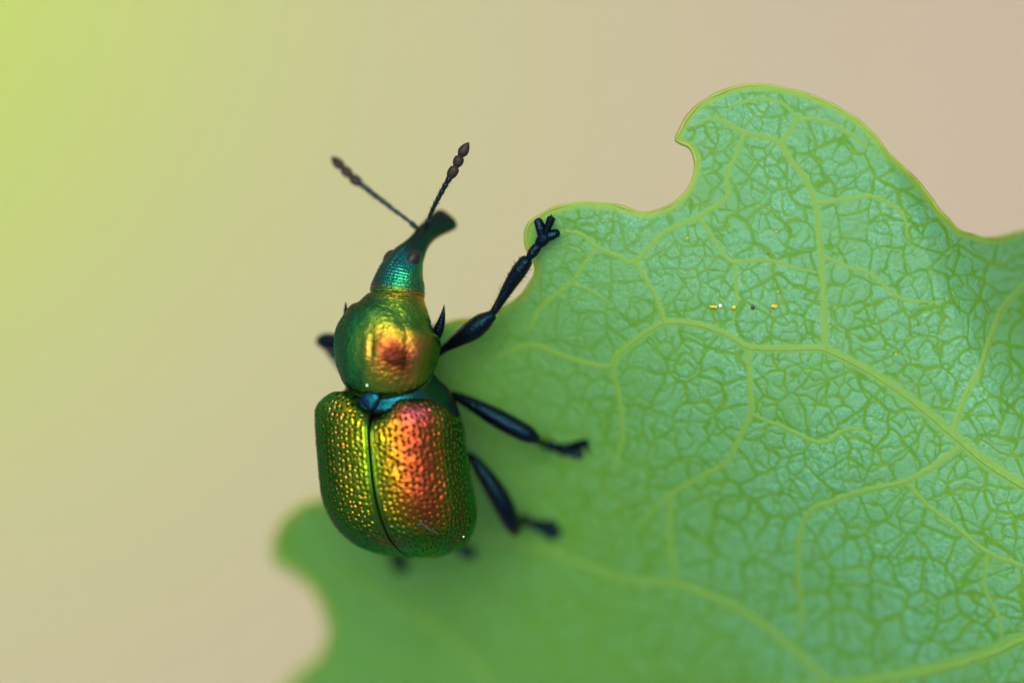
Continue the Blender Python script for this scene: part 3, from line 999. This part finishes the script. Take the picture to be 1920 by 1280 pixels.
# left front leg: only its knee shows beyond the body
f3 = ld(744, 762)
build_leg([(690, 670, 1.2), (660, 655, 1.35), (635, 645, 1.5), (612, 640, 1.62), (602, 639, 1.7)],
          [.13, .14, .16, .15, .11],
          [(604, 640, 1.75), (630, 670, 2.2), (665, 710, 2.5), (700, 742, 2.68)], [.07, .09, .11, .11],
          foot((704, 745, 2.69), (718, 752, 2.74), f3, ld(765, 765), ld(760, 778), ld(768, 772), ld(776, 770), ld(774, 780), 1.0),
          'front leg with only its dark knee showing beside the pronotum', 14, hair=False)
# left middle leg: its foot shows behind the tail
f3 = ld(748, 1046)
build_leg([(700, 790, 2.0), (675, 840, 2.5), (660, 880, 3.0), (662, 905, 3.2)],
          [.13, .14, .17, .11],
          [(662, 906, 3.25), (685, 950, 3.7), (712, 995, 4.05), (728, 1020, 4.2)], [.07, .09, .11, .11],
          foot((732, 1026, 4.22), (740, 1036, 4.3), f3, ld(742, 1062), ld(760, 1062), ld(752, 1068), ld(748, 1076), ld(758, 1074), 1.15),
          'middle leg whose blurred foot shows below the tail', 15, hair=False)
# left hind leg
f3 = ld(872, 1030)
build_leg([(740, 900, 2.1), (735, 945, 2.7), (745, 985, 3.2), (760, 1000, 3.45)],
          [.13, .15, .17, .11],
          [(762, 1002, 3.5), (790, 1005, 3.62), (820, 1008, 3.72), (842, 1012, 3.78)], [.07, .09, .11, .11],
          foot((846, 1015, 3.79), (858, 1022, 3.85), f3, ld(880, 1040), ld(888, 1034), ld(884, 1042), ld(890, 1046), ld(892, 1042), 1.0),
          'hind leg whose foot peeps out beside the tail', 16, hair=False)

# ---------------------------------------------------------------- specks on the leaf and on the weevil
def speck(name, px, py, r, mat, label, cat, group=None, seed=0, lumps=1):
    r_ = random.Random(seed)
    r *= 0.82
    geos = []
    nu, nv = 10, 7
    for k in range(lumps):
        x = px + (k - (lumps - 1) / 2) * r * 100 * 1.5
        y = py + (r_.uniform(-.5, .5) * r * 100 if lumps > 1 else 0)
        cen = P(x, y, float(leaf_depth(x, y)) - .05 - r * .6)
        th = np.linspace(0, 2 * math.pi, nu, endpoint=False)
        ph = np.linspace(0.03, math.pi - .03, nv)
        rad = r * (r_.uniform(.62, 1.15) if lumps > 1 else 1.0) * (1 + .28 * np.array([[r_.uniform(-1, 1) for _ in range(nu)] for _ in range(nv)]))
        v = cen + np.stack([rad * np.sin(ph)[:, None] * np.cos(th)[None], rad * np.sin(ph)[:, None] * np.sin(th)[None], .8 * rad * np.cos(ph)[:, None] + 0 * th[None]], -1)
        geos.append((v.reshape(-1, 3), ring_faces(nv, nu)[:, ::-1]))
    o = joined(name, geos, mat)
    tag(o, label, cat, group)
    return o

speck('pollen_grain', 1338, 576, .034, MAT_YELLOW, 'long crumb of yellow pollen beside the white speck', 'pollen', None, 1, 3)
speck('white_speck', 1351, 573, .038, MAT_WHITE, 'tiny white speck touching the yellow pollen crumb', 'speck', None, 2)
speck('pollen_grain', 1376, 576, .046, MAT_YELLOW, 'single yellow pollen grain between the white speck and the brown speck', 'pollen', None, 3)
speck('brown_speck', 1411, 576, .044, MAT_BROWN, 'round dark brown speck on the leaf', 'speck', None, 4)
speck('pollen_grain', 1452, 573, .042, MAT_YELLOW, 'pair of yellow pollen grains beside the vertical vein', 'pollen', None, 5, 2)
for i, (x, y, t) in enumerate([(1456, 435, 'tiny yellow pollen grain between branching veins of the upper lobe'),
                               (1289, 447, 'tiny yellow pollen grain just below the long vein leading to the front foot'),
                               (1459, 547, 'tiny yellow pollen grain just above the pair of pollen grains'),
                               (1680, 664, 'tiny orange-yellow pollen grain alone beyond the vertical vein')]):
    speck('pollen_grain', x, y, .026, MAT_YELLOW, t, 'pollen', 'tiny scattered pollen grains', 20 + i)
for i, (x, y, t) in enumerate([(1440, 476, 'tiny black dot on the leaf above the row of pollen'),
                               (1722, 609, 'tiny black dot on the leaf beyond the vertical vein')]):
    speck('dark_speck', x, y, .018, MAT_HAIR, t, 'speck', 'tiny black specks', 40 + i)

def on_shell(o, px, py):
    """highest point of a shell part near px, py"""
    co = np.empty(len(o.data.vertices) * 3, dtype=np.float32)
    o.data.vertices.foreach_get('co', co)
    co = co.reshape(-1, 3)
    p = P(px, py, 0)
    k = np.hypot(co[:, 0] - p[0], co[:, 1] - p[1])
    near = co[k < 0.05]
    q = near[near[:, 2].argmax()] if len(near) else co[k.argmin()]
    return np.array([p[0], p[1], q[2] + 0.012])

f = tube('lint_fibre', [on_shell(er, x, y) for x, y in ((783, 983), (791, 980), (799, 985), (807, 992), (816, 995), (822, 1000))], [.0055] * 6, MAT_FIBRE, None, ns=6, n=4)
tag(f, 'short pale bluish lint fibre lying on the tail of the right wing cover', 'fibre')

def dust(o, px, py, r, label):
    cen = on_shell(o, px, py)
    d = ellipsoid('dust_grain', cen, ((r, 0, 0), (0, r * 1.2, 0), (0, 0, r * .8)), MAT_WHITE, None, 10, 7)
    tag(d, label, 'dust')
dust(body, 689, 722, .022, 'tiny white dust grain at the rear edge of the pronotum')
dust(er, 869, 1006, .016, 'tiny white dust grain at the rear corner of the right wing cover')
